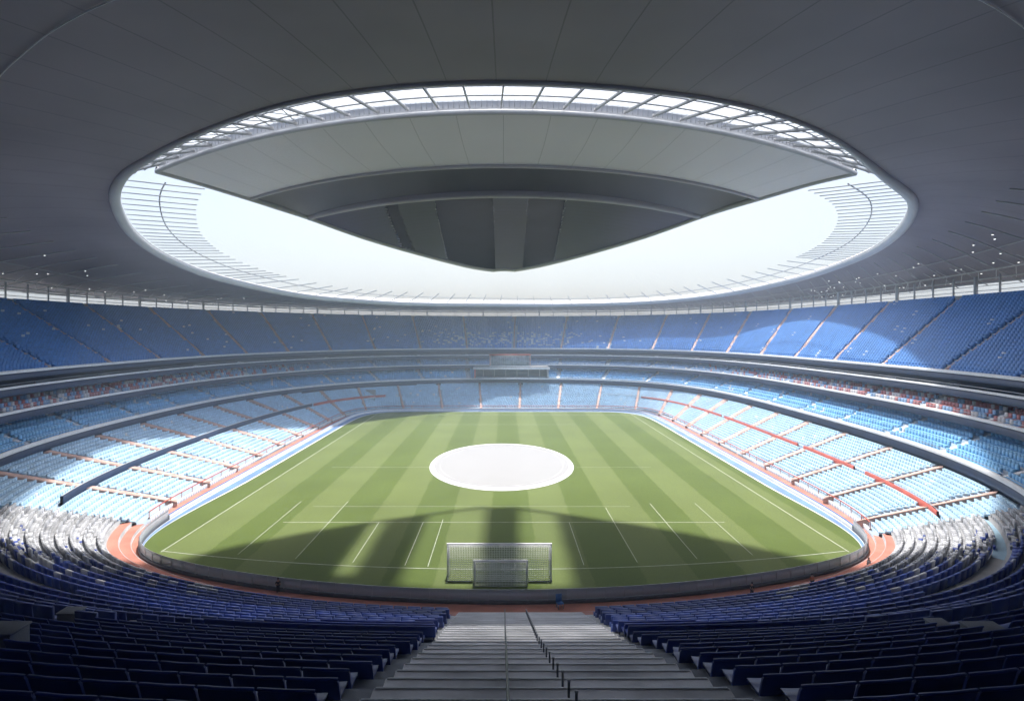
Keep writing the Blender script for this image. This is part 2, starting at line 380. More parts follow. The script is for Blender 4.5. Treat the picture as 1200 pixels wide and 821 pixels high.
# ------------------------------------------------------------------ barrier and low wall round the pitch
bus=np.linspace(WL-.02,WR+.02,220)
bar=thing('pitch_barrier','low grey clear-panelled barrier on a dark base along the curved near end','barrier')
band(APRON,bus,.025,.32,.28).build('base',M['darksteel'],bar)
band(Offset(APRON,.1),bus,.34,1.12,.05).build('panel',M['panel'],bar)
MB().tube(at3(Offset(APRON,.12),bus,1.15),.035).build('top_rail',M['steel'],bar)
ub=np.linspace(bus[0],bus[-1],62)
for p in at3(Offset(APRON,.22),ub,0): MB().box((p[0],p[1],.74),(.06,.06,.84)).build('post',M['steel'],bar)
sus=np.linspace(WR-4+.02,WL-.02,420)
lw=thing('perimeter_wall','low white wall with a blue top line along both sides and far end of the pitch','wall')
band(APRON,sus,.025,.55,.25).build('wall',M['white'],lw)
band(Offset(APRON,.05),sus,.555,.63,.15).build('coping',M['blueplastic'],lw)
fw=thing('stand_front_wall','low pale wall with red rail in front of the first row of seats','wall')
band(RING0,sus,.025,.55,.3).build('wall',M['white'],fw)
band(RING0,np.linspace(sus[-1],sus[0]+4,240),.025,.2,.3).build('kerb',M['white'],fw)
rail=MB().tube(at3(Offset(RING0,.15),sus,1.25),.07)
rail.build('rail',M['red'],fw)
for p in at3(Offset(RING0,.15),np.linspace(sus[0],sus[-1],90),0): MB().beam((p[0],p[1],.55),(p[0],p[1],1.22),.06).build('rail_post',M['red'],fw)

# ------------------------------------------------------------------ lower stand (sides and far end)
Z0,Z1=.42,6.1
us=U_SIDE()
uslow=np.linspace(WR-4,WL,380)
NLOW=21
low=thing('lower_stand','lower bank of pale blue seats with terracotta aisles around the pitch','stand')
steps(RING0,RING1,Z0,Z1,NLOW,uslow).build('terrace',M['terrace'],low)
def aw(a): return .6+1.25*min(1,max(0,(abs(a-1)-.35)/.3))
for a in A_LOW: aisle(RING0,RING1,Z0,Z1,NLOW,a,aw(a)).build('aisle',M['aisle'],low)
# cross walkway parapets half way up
MID=Lerp(RING0,RING1,.5)
zmid=Z0+(Z1-Z0)*.5
pr=thing('walkway_parapet','dark navy curved parapet crossing the left lower bank of seats','parapet')
band(MID,np.linspace(1.58,WL-.03,90),zmid-.1,zmid+.85,.3).build('wall',M['navy'],pr)
MB().tube(at3(Offset(MID,.15),np.linspace(1.58,WL-.03,90),zmid+.92),.05).build('rail',M['white'],pr)
pr=thing('walkway_parapet','long red curved parapet crossing the right lower bank of seats','parapet')
for a0,a1 in ((WR-4+.02,-.30),(-.27,-.12),(-.10,.22),(.235,.40),(.415,.62)):
    band(MID,np.linspace(a0,a1,40),zmid-.1,zmid+.62,.22).build('wall',M['red'],pr)
MB().tube(at3(Offset(MID,.15),np.linspace(WR-4+.02,.72,90),zmid+.78),.035).build('rail',M['steel'],pr)
pr=thing('walkway_parapet','short red parapet in the shaded far left corner of the lower bank','parapet')
band(MID,np.linspace(1.32,1.57,40),zmid-.1,zmid+.8,.3).build('wall',M['red'],pr)
# balconies
def lerp2(t): return Lerp(RING1,RING2,t)
def balcony(name,label,cat,t,z,deep,rise,rows,coph,fash,fmat,back_z):
    st=thing(name,label,cat)
    front=lerp2(t); back=Offset(front,deep)
    if rows: steps(front,back,z,z+rise,rows,us,.45).build('terrace',M['terrace'],st)
    band(Offset(front,-.35),us,z+.15,z+.15+coph,.32).build('coping',M['white'],st)
    band(Offset(front,-.28),us,z-fash,z+.14,.24).build('fascia',fmat,st)
    MB().grid(np.stack([at3(back,us,z-1),at3(back,us,back_z)])).build('back_wall',M['dark'],st)
    MB().tube(at3(Offset(front,-.2),us,z+.15+coph+.32),.035).build('rail',M['steel'],st)
    for a in AISLES:
        if rows: aisle(front,back,z,z+rise,rows,a,1.0).build('aisle',M['white'],st)
    return st,front,back
B1,f1,k1=balcony('balcony','first balcony ring with broad white front above the pale blue lower bank','balcony',0.0,7.3,7.5,3.0,6,.5,.8,M['navy'],12.2)
B2,f2,k2=balcony('balcony','second balcony ring with mixed red and white seats','balcony',.60,11.4,7.0,2.6,6,.34,.8,M['navy'],15.5)
B3,f3,k3=balcony('balcony','shallow third ring without seats, white edged and dark behind','balcony',.90,14.4,3.0,.3,1,.28,.8,M['navy'],17)
MB().grid(np.stack([at3(RING1,us,5.5),at3(RING1,us,6.7)])).build('rear_wall',M['dark'],low)
# end walls where the balconies stop
for u,nm in ((UL,'left'),(UR,'right')):
    a=RING1([u])[0]; b=RING3([u])[0]
    e=thing('end_wall','tall grey wall closing the %s end of the balconies'%nm,'wall')
    d=(b-a)/np.linalg.norm(b-a); L=np.linalg.norm(b-a)
    m=MB(); n=np.array((-d[1],d[0]))*.2
    a2=a-d*.6; pr=[(a2,0),(a2,9.5),(a+d*6,18),(b,27.2),(b,0)]
    v=[(*(p-n),z) for p,z in pr]+[(*(p+n),z) for p,z in pr]
    m.quads(v,[(0,1,2,3),(0,3,4,4),(8,7,6,5),(9,9,8,5)]) if False else None
    m.quads(v,[(0,1,2,4),(5,9,7,6),(0,5,6,1),(1,6,7,2),(2,7,8,3),(3,8,9,4)]); m.quads([v[2],v[3],v[4],v[4]],[(0,1,2,2)]) if False else None
    m.quads([v[2],v[3],((v[3][0]+v[4][0])/2,(v[3][1]+v[4][1])/2,13.6),v[4]],[(0,1,2,3)])
    m.quads([v[7],v[8],((v[8][0]+v[9][0])/2,(v[8][1]+v[9][1])/2,13.6),v[9]],[(0,1,2,3)])
    m.build('wall',M['concrete'],e)
# upper stand
ZU0,ZU1=16.4,27.2; NUP=30
up=thing('upper_stand','tall upper bank of deep blue seats with thin aisles under the roof','stand')
steps(RING2,RING3,ZU0,ZU1,NUP,us,.6).build('terrace',M['terrace'],up)
band(Offset(RING2,-.35),us,ZU0+.1,ZU0+.5,.32).build('coping',M['white'],up)
band(Offset(RING2,-.28),us,ZU0-.7,ZU0+.09,.24).build('fascia',M['navy'],up)
for a in AISLES: aisle(RING2,RING3,ZU0,ZU1,NUP,a,.5+.5*min(1,max(0,(abs(a-1)-.35)/.3))).build('aisle',M['aisle'],up)
band(Offset(RING3,.05),us,24,27.7,.4).build('top_wall',M['concrete'],up)

# seats of these banks, thousands of them
def c_low(q,u,f):
    c=vary((.44,.64,.82),len(q),.06); w=rng.random(len(q))<.012; c[w]=(.7,.72,.74); return c
def c_up(q,u,f):
    c=vary((.07,.235,.58),len(q),.07)
    pr_=.30*np.exp(-((q[:,0]-2)/20)**2)*(q[:,1]>150)*(.06<f<.45 if np.isscalar(f) else 1)
    pr_=pr_+.006
    w=rng.random(len(q))<pr_; c[w]=(.62,.66,.7); return c
def c_mix(q,u,f):
    c=vary((.20,.36,.58),len(q),.1); r=rng.random(len(q)); side=np.clip((185-q[:,1])/60,0,1)
    c[r<.42*side]=(.42,.13,.13); c[(r>.62)&(r<.62+.26*side)]=(.62,.60,.60); return c
def c_b1(q,u,f):
    c=vary((.20,.47,.76),len(q),.07); w=rng.random(len(q))<.02; c[w]=(.65,.67,.7); return c
s=seat_rows(RING0,RING1,Z0,Z1,NLOW,uslow,.68,c_low,A_LOW,aw,r0=1)
k=np.array([i[0] for i in s[3]])!=NLOW//2
tag(seat_block((s[0][k],s[1][k],s[2][k]),w=.65,deep=.56,back=.36,lift=.24).build('lower_seats',M['seat_attr']),'pale blue seats filling the lower bank around the pitch','seats',kind='stuff')
s=seat_rows(RING2,RING3,ZU0,ZU1,NUP,us,.78,c_up,AISLES,1.0,r0=1)
tag(seat_block(s[:3],w=.72,back=.55).build('upper_seats',M['seat_attr']),'deep blue seats with scattered white ones filling the upper bank','seats',kind='stuff')
s=seat_rows(f1,k1,7.3,10.3,6,us,.75,c_b1,AISLES,1.0)
tag(seat_block(s[:3],w=.68,back=.5).build('balcony_seats',M['seat_attr']),'blue seats on the first balcony ring','seats',kind='stuff')
s=seat_rows(f2,k2,11.4,14.0,6,us,.75,c_mix,AISLES,1.0)
tag(seat_block(s[:3],w=.68,back=.5).build('balcony_seats',M['seat_attr']),'red white and blue seats mixed on the second balcony ring','seats',kind='stuff')

# ------------------------------------------------------------------ near stand (round the camera)
SX0,SX1=-3.5,6.1                 # the wide stairs
NN=14; NF=24                     # rows below ring1 level, rows above
ZN=22.7
near=thing('near_stand','dark concrete terraces of the near stand under the deep blue seats','stand')
un1=np.linspace(WL,WR,300); un2=U_NEAR()
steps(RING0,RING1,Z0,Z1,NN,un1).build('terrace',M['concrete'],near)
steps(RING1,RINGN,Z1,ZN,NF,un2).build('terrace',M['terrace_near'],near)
ubk=np.linspace(UL-.25,UR+.25,160)
MB().grid(np.stack([at3(RINGN,un2,5),at3(RINGN,un2,34)])).build('back_wall',M['dark'],near)
def rad(ra,rb,za,zb,n):
    dz=(zb-za)/n; a=ra([3.0])[0][1]; b=rb([3.0])[0][1]
    return [(a+(b-a)*k/n, a+(b-a)*(k+1)/n, za+k*dz) for k in range(n)]
trd=rad(RING0,RING1,Z0,Z1,NN)+rad(RING1,RINGN,Z1,ZN,NF)
sm=MB(); zprev=0.0
prof=[]
y0=48.9
for i,(ya,yb,z) in enumerate(trd):
    prof.append((ya+.02,z+.06)); prof.append((ya-.02,z+.075)); prof.append((yb+.02,z+.075))
xs=(SX0,-.02,.22,1.55,1.9,SX1)
rows=[]
pp=[(49.05,.02)]+prof
sm.grid(np.array([[(x,y,z) for x in xs] for y,z in pp]),flip=True)
for x in (SX0,SX1):
    sm.grid(np.array([[(x,y,z-1.0) for y,z in pp],[(x,y,z) for y,z in pp]]))
st=thing('stairs','wide pale grey concrete stairs running down between the two near seat blocks','stairs')
sm.build('steps',M['stair'],st)
nose=MB()
for ya,yb,z in trd[:34]:
    nose.box(((SX0+SX1)/2,ya-.03,z+.085),(SX1-SX0-.1,.10,.012))
nose.build('step_edge',M['white'],st)
# rails on the stairs
hr=thing('handrail','single thin dark handrail down the middle of the stairs','handrail')
pts=[(.1,ya-.6,z+.075) for ya,yb,z in trd[:34]]
for i,p in enumerate(pts):
    if i%2==0: MB().beam(p,(p[0],p[1],p[2]+.5),.05).build('post',M['darksteel'],hr)
MB().tube([(p[0],p[1],p[2]+.52) for p in pts],.035).build('rail',M['darksteel'],hr)
hp=thing('bollard_row','line of short dark posts stepping down the right half of the stairs','posts')
for ya,yb,z in trd[:34]:
    MB().beam((1.72,ya-.45,z+.07),(1.72,ya-.45,z+.50),.06,.06).build('post',M['darksteel'],hp)
    MB().beam((1.72,ya-.45,z+.505),(1.72,ya-.45,z+.54),.08,.08).build('cap',M['steel'],hp)

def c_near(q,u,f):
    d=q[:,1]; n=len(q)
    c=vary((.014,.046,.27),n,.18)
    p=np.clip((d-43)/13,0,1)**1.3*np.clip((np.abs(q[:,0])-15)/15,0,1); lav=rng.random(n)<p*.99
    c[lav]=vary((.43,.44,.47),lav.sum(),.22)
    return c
W=1.36
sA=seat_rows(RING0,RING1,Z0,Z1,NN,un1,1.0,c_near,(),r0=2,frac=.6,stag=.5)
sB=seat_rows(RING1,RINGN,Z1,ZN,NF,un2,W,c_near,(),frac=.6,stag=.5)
P=np.concatenate([sA[0],sB[0]]); O=np.concatenate([sA[1],sB[1]]); C=np.concatenate([sA[2],sB[2]])
ROW=np.array([i[0] for i in sA[3]]+[i[0]+NN for i in sB[3]])
keep=~((P[:,0]>SX0-.2)&(P[:,0]<SX1+.2)&(P[:,1]<60))
# small concrete blocks take a few seats' place
BLK=[]
pxa=590+P[:,0]*748/np.maximum(P[:,1],.1); pya=389+(EYE-P[:,2]-.5)*748/np.maximum(P[:,1],.1)
for bx_,by_,w,dp,h in ((12,762,1.15,.9,1.15),(88,728,.95,.8,1.0),(150,736,.7,.7,.55),(1100,738,.75,.7,.8),(1142,747,1.3,.8,.75)):
    j=np.argmin(np.where(P[:,1]>5,np.hypot(pxa-bx_,pya-by_),1e9)); BLK.append((P[j,0],P[j,1],w,dp,h))
for x,y,w,dp,h in BLK: keep&=~((np.abs(P[:,0]-x)<w/2+.5)&(np.abs(P[:,1]-y)<dp/2+.4))
# tangential walkway strips left free of seats (paler bands across the corners)
for rw_,xm in ((NN+2,20),(NN-4,27)):
    keep&=~((ROW==rw_)&(np.abs(P[:,0])>xm))
def strip(ra,rb,t0,t1,z,uarr): return MB().grid(np.stack([at3(Lerp(ra,rb,t0),uarr,z),at3(Lerp(ra,rb,t1),uarr,z)]),flip=True)
for k_ in range(2):
    strip(RING0,RING1,k_/NN+.004,(k_+1)/NN-.004,Z0+k_*(Z1-Z0)/NN+.012,un1).build('walkway',M['track'],near)
for rw_,ra,rb,za,zb,n_ in ((2,RING1,RINGN,Z1,ZN,NF),(NN-4,RING0,RING1,Z0,Z1,NN)):
    for ua,ub in ((UL+.0,2.72),(3.28,UR)) if ra is RING1 else ((WL,2.62),(3.38,WR)):
        strip(ra,rb,rw_/n_+.004,(rw_+1)/n_-.004,za+rw_*(zb-za)/n_+.012,np.linspace(ua,ub,90)).build('walkway',M['walk'],near)
keep&=~(P[:,1]>50+5*rng.random(len(P)))
P,O,C,ROW=P[keep],O[keep],C[keep],ROW[keep]
fa=seat_rows(RING0,RING1,Z0,Z1,NN*2,un1,.60,c_near,(),r0=4,frac=.7,per=2); fb=seat_rows(RING1,RINGN,Z1,ZN,NF*2,un2,.66,c_near,(),frac=.7,per=2)
FP=np.concatenate([fa[0],fb[0]]); FO=np.concatenate([fa[1],fb[1]]); FC=np.concatenate([fa[2],fb[2]])
FR=np.array([i[0]//2 for i in fa[3]]+[i[0]//2+NN for i in fb[3]])
fk=(FP[:,1]>50+5*rng.random(len(FP)))&~((FR==NN+2)|(FR==NN-4))
FC=FC*(1+rng.normal(0,.16,(len(FC),1))).clip(.5,1.4)
fine_seats=seat_block((FP[fk],FO[fk],FC[fk].clip(0,.8)),w=.53,deep=.40,back=.40,lift=.30)
px=590+P[:,0]*748/np.maximum(P[:,1],.1); py=389+(EYE-P[:,2]-1.1)*748/np.maximum(P[:,1],.1)
inview=(P[:,1]>2)&(px>-45)&(px<1245)&(py<835)
dist=np.linalg.norm(P-np.array((0,0,EYE)),axis=1)
order=np.argsort(np.where(inview,dist,1e9))[:300]
single=np.zeros(len(P),bool); single[order]=True
behind=(P[:,1]<-6)
rest=~single&~behind
lowr=rest&(ROW<NN); upr=rest&(ROW>=NN)
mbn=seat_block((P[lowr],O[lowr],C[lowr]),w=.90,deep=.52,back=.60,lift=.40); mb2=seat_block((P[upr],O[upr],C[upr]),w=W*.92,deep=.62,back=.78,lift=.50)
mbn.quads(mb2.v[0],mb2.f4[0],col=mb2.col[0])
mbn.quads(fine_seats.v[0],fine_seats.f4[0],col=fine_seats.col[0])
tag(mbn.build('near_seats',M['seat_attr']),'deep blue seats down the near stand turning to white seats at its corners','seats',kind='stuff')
# one detailed seat, copied
def seat_proto():
    r=thing('stadium_seat','x','seat',group='deep blue seats in the near rows')
    m=MB(); n=7; rows=[]
    x=np.linspace(-1,1,n)
    for t in np.linspace(0,1,6):
        wv=.475*(1 if t<.8 else 1-.05*((t-.8)/.2)**2)
        rows.append([(a*wv,.25+.16*t+.05*(1-a*a)-.0,.40+.50*t-.03*(t>.9)*a**4) for a in x])
    F=np.array(rows); B=F+np.array((0,.055,0))
    m.grid(F,flip=False); m.grid(B,flip=True)
    m.grid(np.stack([F[-1],B[-1]])); m.grid(np.stack([F[0],B[0]]),flip=True); m.grid(np.stack([F[:,0],B[:,0]])); m.grid(np.stack([F[:,-1],B[:,-1]]),flip=True)
    m.build('backrest',M['seat'],r,smooth=False)
    lip=MB().tube([(a*.47,.25+.16+.05*(1-a*a)+.03,.90-.02*a**4) for a in x],.032); lip.build('back_edge',M['seat'],r,smooth=True)
    m=MB(); rows=[]
    for yy,zz in ((-.30,.36),(-.31,.40),(-.27,.435),(-.05,.42),(.2,.40),(.27,.42)):
        rows.append([(a*.455,yy,zz+.025*a*a) for a in x])
    F=np.array(rows); m.grid(F); m.grid(F-np.array((0,0,.05)),flip=True); m.build('seat_pan',M['seat'],r)
    for sx in (-.4,.4):
        b=MB(); b.beam((sx,.24,.0),(sx,.24,.37),.06,.05); b.beam((sx,-.15,.34),(sx,.24,.34),.05,.05); b.build('bracket',M['darksteel'],r)
    return r
ORD=['','first','second','third','fourth','fifth','sixth','seventh','eighth','ninth','tenth']
ORDX={11:'eleventh',12:'twelfth',13:'thirteenth',14:'fourteenth',15:'fifteenth',16:'sixteenth',17:'seventeenth',18:'eighteenth',19:'nineteenth',20:'twentieth',21:'twenty-first',22:'twenty-second',23:'twenty-third',24:'twenty-fourth',25:'twenty-fifth'}
def ordn(k): return ORD[k] if k<=10 else ORDX.get(k,'%dth'%k)
proto=seat_proto(); kids=list(proto.children)
rows_in=sorted(set(ROW[order]),reverse=True); first=True
for side,nm in ((-1,'left'),(1,'right')):
    for ri,rw in enumerate(rows_in):
        idx=[i for i in np.nonzero((ROW==rw)&(np.sign(P[:,0])==side))[0]]
        idx.sort(key=lambda i:abs(P[i,0]))
        for pos_,i in enumerate(idx):
            if not single[i]: continue
            if first: o=proto; first=False
            else:
                o=proto.copy(); COL.objects.link(o)
                for c in kids: d=c.copy(); COL.objects.link(d); d.parent=o
            o.scale=(1.38,1.28,1.28); o.location=P[i]; o.rotation_euler=(0,0,math.atan2(-O[i,0],O[i,1])+random.uniform(-.012,.012))
            o['label']='deep blue seat %s of the stairs, %s from them in the %s row from camera'%(nm,ordn(pos_+1),ordn(ri+1))
for i,(x,y,w,dp,h) in enumerate(BLK):
    lab=['pale concrete block among the seats at the far left edge','small concrete block just behind the larger left one','low concrete block in the nearest seats on the left','narrow concrete block among the seats on the right','wide concrete block behind the narrow right one'][i]
    # height of the terrace there
    j=np.argmin(np.hypot(P[:,0]-x,P[:,1]-y)); z=P[j,2]
    o=MB().box((0,0,h/2-.3),(w,dp,h+.6)).box((0,0,h+.03),(w+.1,dp+.1,.08)).build('concrete_block',M['terrace_near']); o.location=(x,y,z); bevel(o,.03); tag(o,lab,'block')

# ------------------------------------------------------------------ roof
def spline(ctrl,n,closed=True):
    c=np.asarray(ctrl,float)
    if closed: c=np.concatenate([c[-2:],c,c[:3]])
    else: c=np.concatenate([[2*c[0]-c[1]],c,[2*c[-1]-c[-2]]])
    out=[]
    for i in range(1,len(c)-2):
        p0,p1,p2,p3=c[i-1:i+3]; t=np.linspace(0,1,40,endpoint=False)[:,None]
        out.append(.5*((2*p1)+(p2-p0)*t+(2*p0-5*p1+4*p2-p3)*t**2+(3*p1-p0-3*p2+p3)*t**3))
    out=np.concatenate(out)
    if closed: out=out[40:40+40*(len(ctrl))]; out=np.concatenate([out,out[:1]])
    else: out=np.concatenate([out,c[-2:-1]])
    s=np.concatenate([[0],np.cumsum(np.linalg.norm(np.diff(out,axis=0),axis=1))])
    k=np.linspace(0,s[-1],n,endpoint=not closed)
    return np.stack([np.interp(k,s,out[:,a]) for a in range(3)],-1)
# edge of the opening: x, distance, height above the eye (right side first, going over the far end)
EDGE=[(52.6,83,16.5),(60.8,100,15.2),(66.5,121,14.0),(68.5,151,12.4),(60.5,177,10.4),(46,203,9.5),(22.5,212,9.1),(1,202,8.65),(-24,181,8.0),(-37.5,164,8.1),(-46.5,145,8.5),(-54,123,10.4),(-57,110,12.6),(-53.2,93,14.1),(-47.9,80,15.9),(-42.7,72.2,17.2),(-36.8,66.5,17.9),(-28,59.5,18.6),(-18.5,54,19.2),(-9,51,19.5),(0,50,19.5),(10,51,19.4),(20.4,54.3,19.2),(30,59.5,18.3),(41,69.5,16.9)]
E=spline(EDGE,400); E[:,2]+=EYE
ang=np.arctan2(E[:,1]-YC+4,E[:,0])
uu=np.linspace(0,4,4000); OP=OUTER(uu); oang=np.unwrap(np.arctan2(OP[:,1]-YC+4,OP[:,0])); 
a2=np.unwrap(ang); a2=np.where(a2<oang[0],a2+2*math.pi,a2); a2=np.where(a2>oang[0]+2*math.pi,a2-2*math.pi,a2)
OX=np.stack([np.interp(a2,oang,OP[:,0]),np.interp(a2,oang,OP[:,1])],-1)
back=np.clip((62-OX[:,1])/60,0,1); back=back*back*(3-2*back)
OZ=EYE+7.7+back*5.5
rows=[];uvs=[]
NV=22
s=np.concatenate([[0],np.cumsum(np.linalg.norm(np.diff(E,axis=0),axis=1))]); s/=s[-1]
# seams spaced by direction, not by length
sa=np.linspace(0,1,400,endpoint=False)
for v in np.linspace(0,1,NV):
    f=v**1.45
    xy=E[:,:2]*(1-v)+OX*v; z=E[:,2]*(1-f)+OZ*f+1.2*np.sin(math.pi*v)*(1-v)
    rows.append(np.concatenate([xy,z[:,None]],1)); uvs.append(np.stack([sa,np.full(400,v+.001)],-1))
RU=np.stack(rows)
top=RU.copy(); top[:,:,2]+=(.35+1.1*np.sin(math.pi*np.linspace(0,1,NV)**.8))[:,None]
roof=thing('stadium_roof','huge grey dished roof with an oval opening over the pitch','roof')
m=MB(); 
def wrap(A): return np.concatenate([A,A[:,:1]],1)
uv=np.stack(uvs); uvw=np.concatenate([uv,uv[:,:1]+np.array((1.0,0))],1)
m.grid(wrap(RU),uv=uvw); m.build('lining',M['roof'],roof,smooth=True)
m=MB(); m.grid(wrap(top),flip=True); m.grid(wrap(np.stack([RU[0],top[0]])),flip=True); m.grid(wrap(np.stack([RU[-1],top[-1]]))); m.build('roof_sheet',M['roof_top'],roof)
Eb=np.concatenate([E,E[:1]])
nr=np.clip((E[:,1]-56)/22,0,1); nr=nr*nr*(3-2*nr); rbm=.22+.42*nr
eo=E[:,:2]-np.array((3.,118.)); eo/=np.linalg.norm(eo,axis=1,keepdims=True)
MB().tube(np.concatenate([E[:,:2]+eo*(rbm*.9)[:,None],(E[:,2]-.05)[:,None]],1),rbm,10,closed=True).build('ring_beam',M['ringbeam'],roof,smooth=True)
# a thin cable ring that follows the lining
def roof_at(v): 
    k=v*(NV-1); i=int(k); f=k-i; return RU[i]*(1-f)+RU[min(i+1,NV-1)]*f
for v,dz,rr in ((.62,-.25,.07),(.80,-.5,.14),(.88,-.7,.12),(.94,-.6,.12)):
    MB().tube(roof_at(v)+np.array((0,0,dz)),rr,5,closed=True).build('ring_cable',M['rib'],roof)
tr=[k for k in np.argsort(E[:,0]) if E[k,1]<66]
MB().tube(np.array([roof_at(float(np.interp(E[k,0],(-25,25),(.25,.30))))[k]+np.array((0,0,-.15)) for k in tr]),.045,6).build('cable_track',M['white'],roof)
# slender ribs below the lining
cnt=0
for k in range(0,400,5):
    if E[k,1]<60: continue
    pts=[roof_at(v)[k]+np.array((0,0,-.28-.5*math.sin(math.pi*v))) for v in np.linspace(.3,1,9)]
    MB().tube(pts,.10,4).build('rib',M['rib'],roof); cnt+=1
# web of short struts near the eaves
M['brace']=mat('white_brace_paint',(.68,.69,.72),.5,.1,1)
web=MB()
for k in range(0,400,3):
    if E[k,1]<70: continue
    a=roof_at(.80)[k]; b=roof_at(.90)[(k+2)%400]; c=roof_at(.72)[(k+1)%400]
    j=np.array((0,0,-.55)); web.beam(a+j,b+j*1.3,.07); web.beam(a+j,c+j*.5,.07); 
    if rng.random()<.5: web.beam(a+j,a+j*3.0,.07)
web.build('bracing',M['brace'],roof)
lampm=bpy.data.materials.new('lamp_lens'); lampm.use_nodes=True
b=lampm.node_tree.nodes['Principled BSDF']; b.inputs['Base Color'].default_value=(.8,.8,.8,1); b.inputs['Emission Color'].default_value=(1,.98,.95,1); b.inputs['Emission Strength'].default_value=1.5
roof_lamps=0
for k in range(240):
    i=int(rng.integers(0,400))
    if not(66<E[i,1]<150) or roof_lamps>=98: continue
    roof_lamps+=1
    p=roof_at(float(rng.uniform(.42,.9)))[i]+np.array((0,0,-.45))
    l=MB().box(p,(.26,.26,.18)).build('lamp',M['steel'],roof); MB().box(p+np.array((0,0,-.14)),(.18,.18,.05)).build('lens',lampm,l)
# posts and band between the top of the upper stand and the eaves
cl=thing('eaves_colonnade','row of thin grey posts in the bright gap below the roof edge','posts')
for p,q in zip(at3(Offset(RING3,1.2),np.linspace(UR-4+.01,UL-.01,98),27.3),range(98)):
    MB().beam(p,(p[0],p[1],30.6),.22 if q%4 else .42).build('post',M['rib'],cl)
for z in (28.3,29.0): MB().tube(at3(Offset(RING3,1.2),us,z),.05,4).build('rail',M['steel'],cl)
# fins reaching into the opening
M['fin']=mat('fin_paint',(.62,.63,.65),.5,.05,1)
fr=thing('fin_ring','ring of slender steel fins reaching inwards from the roof opening','fins')
cen=np.array((3.,125.)); tips=[]
nf=0
for k in [k for k in range(400) if (k%2==0 if E[k,1]<128 else k%6==0)]:
    p=E[k]
    if p[1]<72: continue
    far=np.clip((p[1]-90)/90,0,1)
    dv=cen-p[:2]; dv/=np.linalg.norm(dv)
    if p[1]<110: dv=dv*np.array((1,.45)); dv/=np.linalg.norm(dv)
    L=8.5+2*far
    q=np.array((*(p[:2]+dv*L),p[2]+.3+2.2*far)); a=p+np.array((0,0,.5))
    if nf<100: MB().beam(a,q,.055+.06*far,.12+.06*far).build('fin',M['fin'],fr); nf+=1
    tips.append(a*.5+q*.5)
tips=np.array(tips); br=np.argmax(np.linalg.norm(np.diff(tips,axis=0),axis=1))
tp=np.concatenate([tips[br+1:],tips[:br+1]])
MB().tube(tp+np.array((0,0,.2)),.09,6).build('fin_cable',M['rib'],fr)

# ------------------------------------------------------------------ visor: the hanging canopy at the near side of the opening
def D(px,py,d): return np.array(((px-597)*d/748,d,EYE+(389-py)*d/748))
VR=[((190,200.5,72),(597,131,58),(1010,203,72)),((238,214,75.5),(597,166,62.5),(958,215,75.5)),((300,233,79),(597,194,66),(896,233,79)),((334,244,81.5),(597,210,69),(862,243,81.5)),((368,255,84),(597,228,72),(828,254,84)),
    ((436,279,88),(597,262,79),(760,278,88)),((505,299,91.5),(597,290,86),(690,298.5,91.5)),((556,312,94),(597,308,91.5),(640,311,94)),((585,316.5,95.5),(597,315.5,95),(610,316.3,95.5))]
SS=np.linspace(-1,1,61)
def vrow(t):
    """row of the visor at level t (0..8)"""
    i=min(int(t),7); f=t-i
    # smooth (Catmull) between given levels
    def g(j,k): return np.array([D(*VR[min(max(a,0),8)][k]) for a in (j-1,j,j+1,j+2)])
    def cm(Q): p0,p1,p2,p3=Q; return .5*((2*p1)+(p2-p0)*f+(2*p0-5*p1+4*p2-p3)*f*f+(3*p1-p0-3*p2+p3)*f**3)
    Lp,Mp,Rp=[cm(g(i,k)) for k in range(3)]
    w=1-SS**2; base=np.where(SS[:,None]<0,Lp*(-SS[:,None])+Mp*(1+SS[:,None]),Rp*SS[:,None]+Mp*(1-SS[:,None]))
    lin=Lp*(.5-.5*SS[:,None])+Rp*(.5+.5*SS[:,None]); bow=Mp-(Lp+Rp)/2
    return lin+bow*w[:,None]
vis=thing('roof_visor','pointed grey canopy hanging into the roof opening with a dark ribbed underside','canopy')
ts=np.linspace(.0,2,13); G=np.stack([vrow(t) for t in ts])
uvv=np.stack([np.stack([(SS+1)/2+.0003,np.full(61,t/2+.001)],-1) for t in ts])
MB().grid(G,flip=True,uv=uvv).build('front_panel',M['visor'],vis,smooth=True)
gt=[]
for t,dz in ((2,0),(2.001,1.6),(2.3,2.1),(2.8,2.0),(3.3,1.5),(3.7,.8),(4,.15)): 
    r=vrow(t); r[:,2]+=dz*(1-SS**8); r[:,1]+=dz*.35*(1-SS**8); gt.append(r)
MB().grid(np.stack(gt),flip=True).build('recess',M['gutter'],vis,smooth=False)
r=vrow(4.0); MB().grid(np.stack([r+np.array((0,-.15,.5)),r+np.array((0,-.3,-.15)),r+np.array((0,.25,-.35))]),flip=True).build('lip',M['visor'],vis)
r=vrow(2.0); MB().tube(r+np.array((0,0,-.05)),.22,6).build('lip',M['visor'],vis)
STREAK_SLOT=((-8.0,-1.2),(2.8,7.2),(-14.2,-12.6))
ledge=np.array([vrow(t)[0] for t in np.linspace(0,8,70)]+[vrow(8.)[k] for k in range(0,61,6)]+[vrow(t)[-1] for t in np.linspace(8,0,70)])
MB().tube(ledge+np.array((0,0,.12)),.42,8).build('edge_rim',M['ringbeam'],vis,smooth=True)
MB().tube(vrow(0)+np.array((0,.1,.0)),.26,8).build('edge_rim',M['ringbeam'],vis,smooth=True)
tt=np.linspace(0,8,30); T=np.stack([vrow(t) for t in tt]); T[:,:,2]+=2.4+1.2*np.sin(np.linspace(0,math.pi,30))[:,None]*0+0
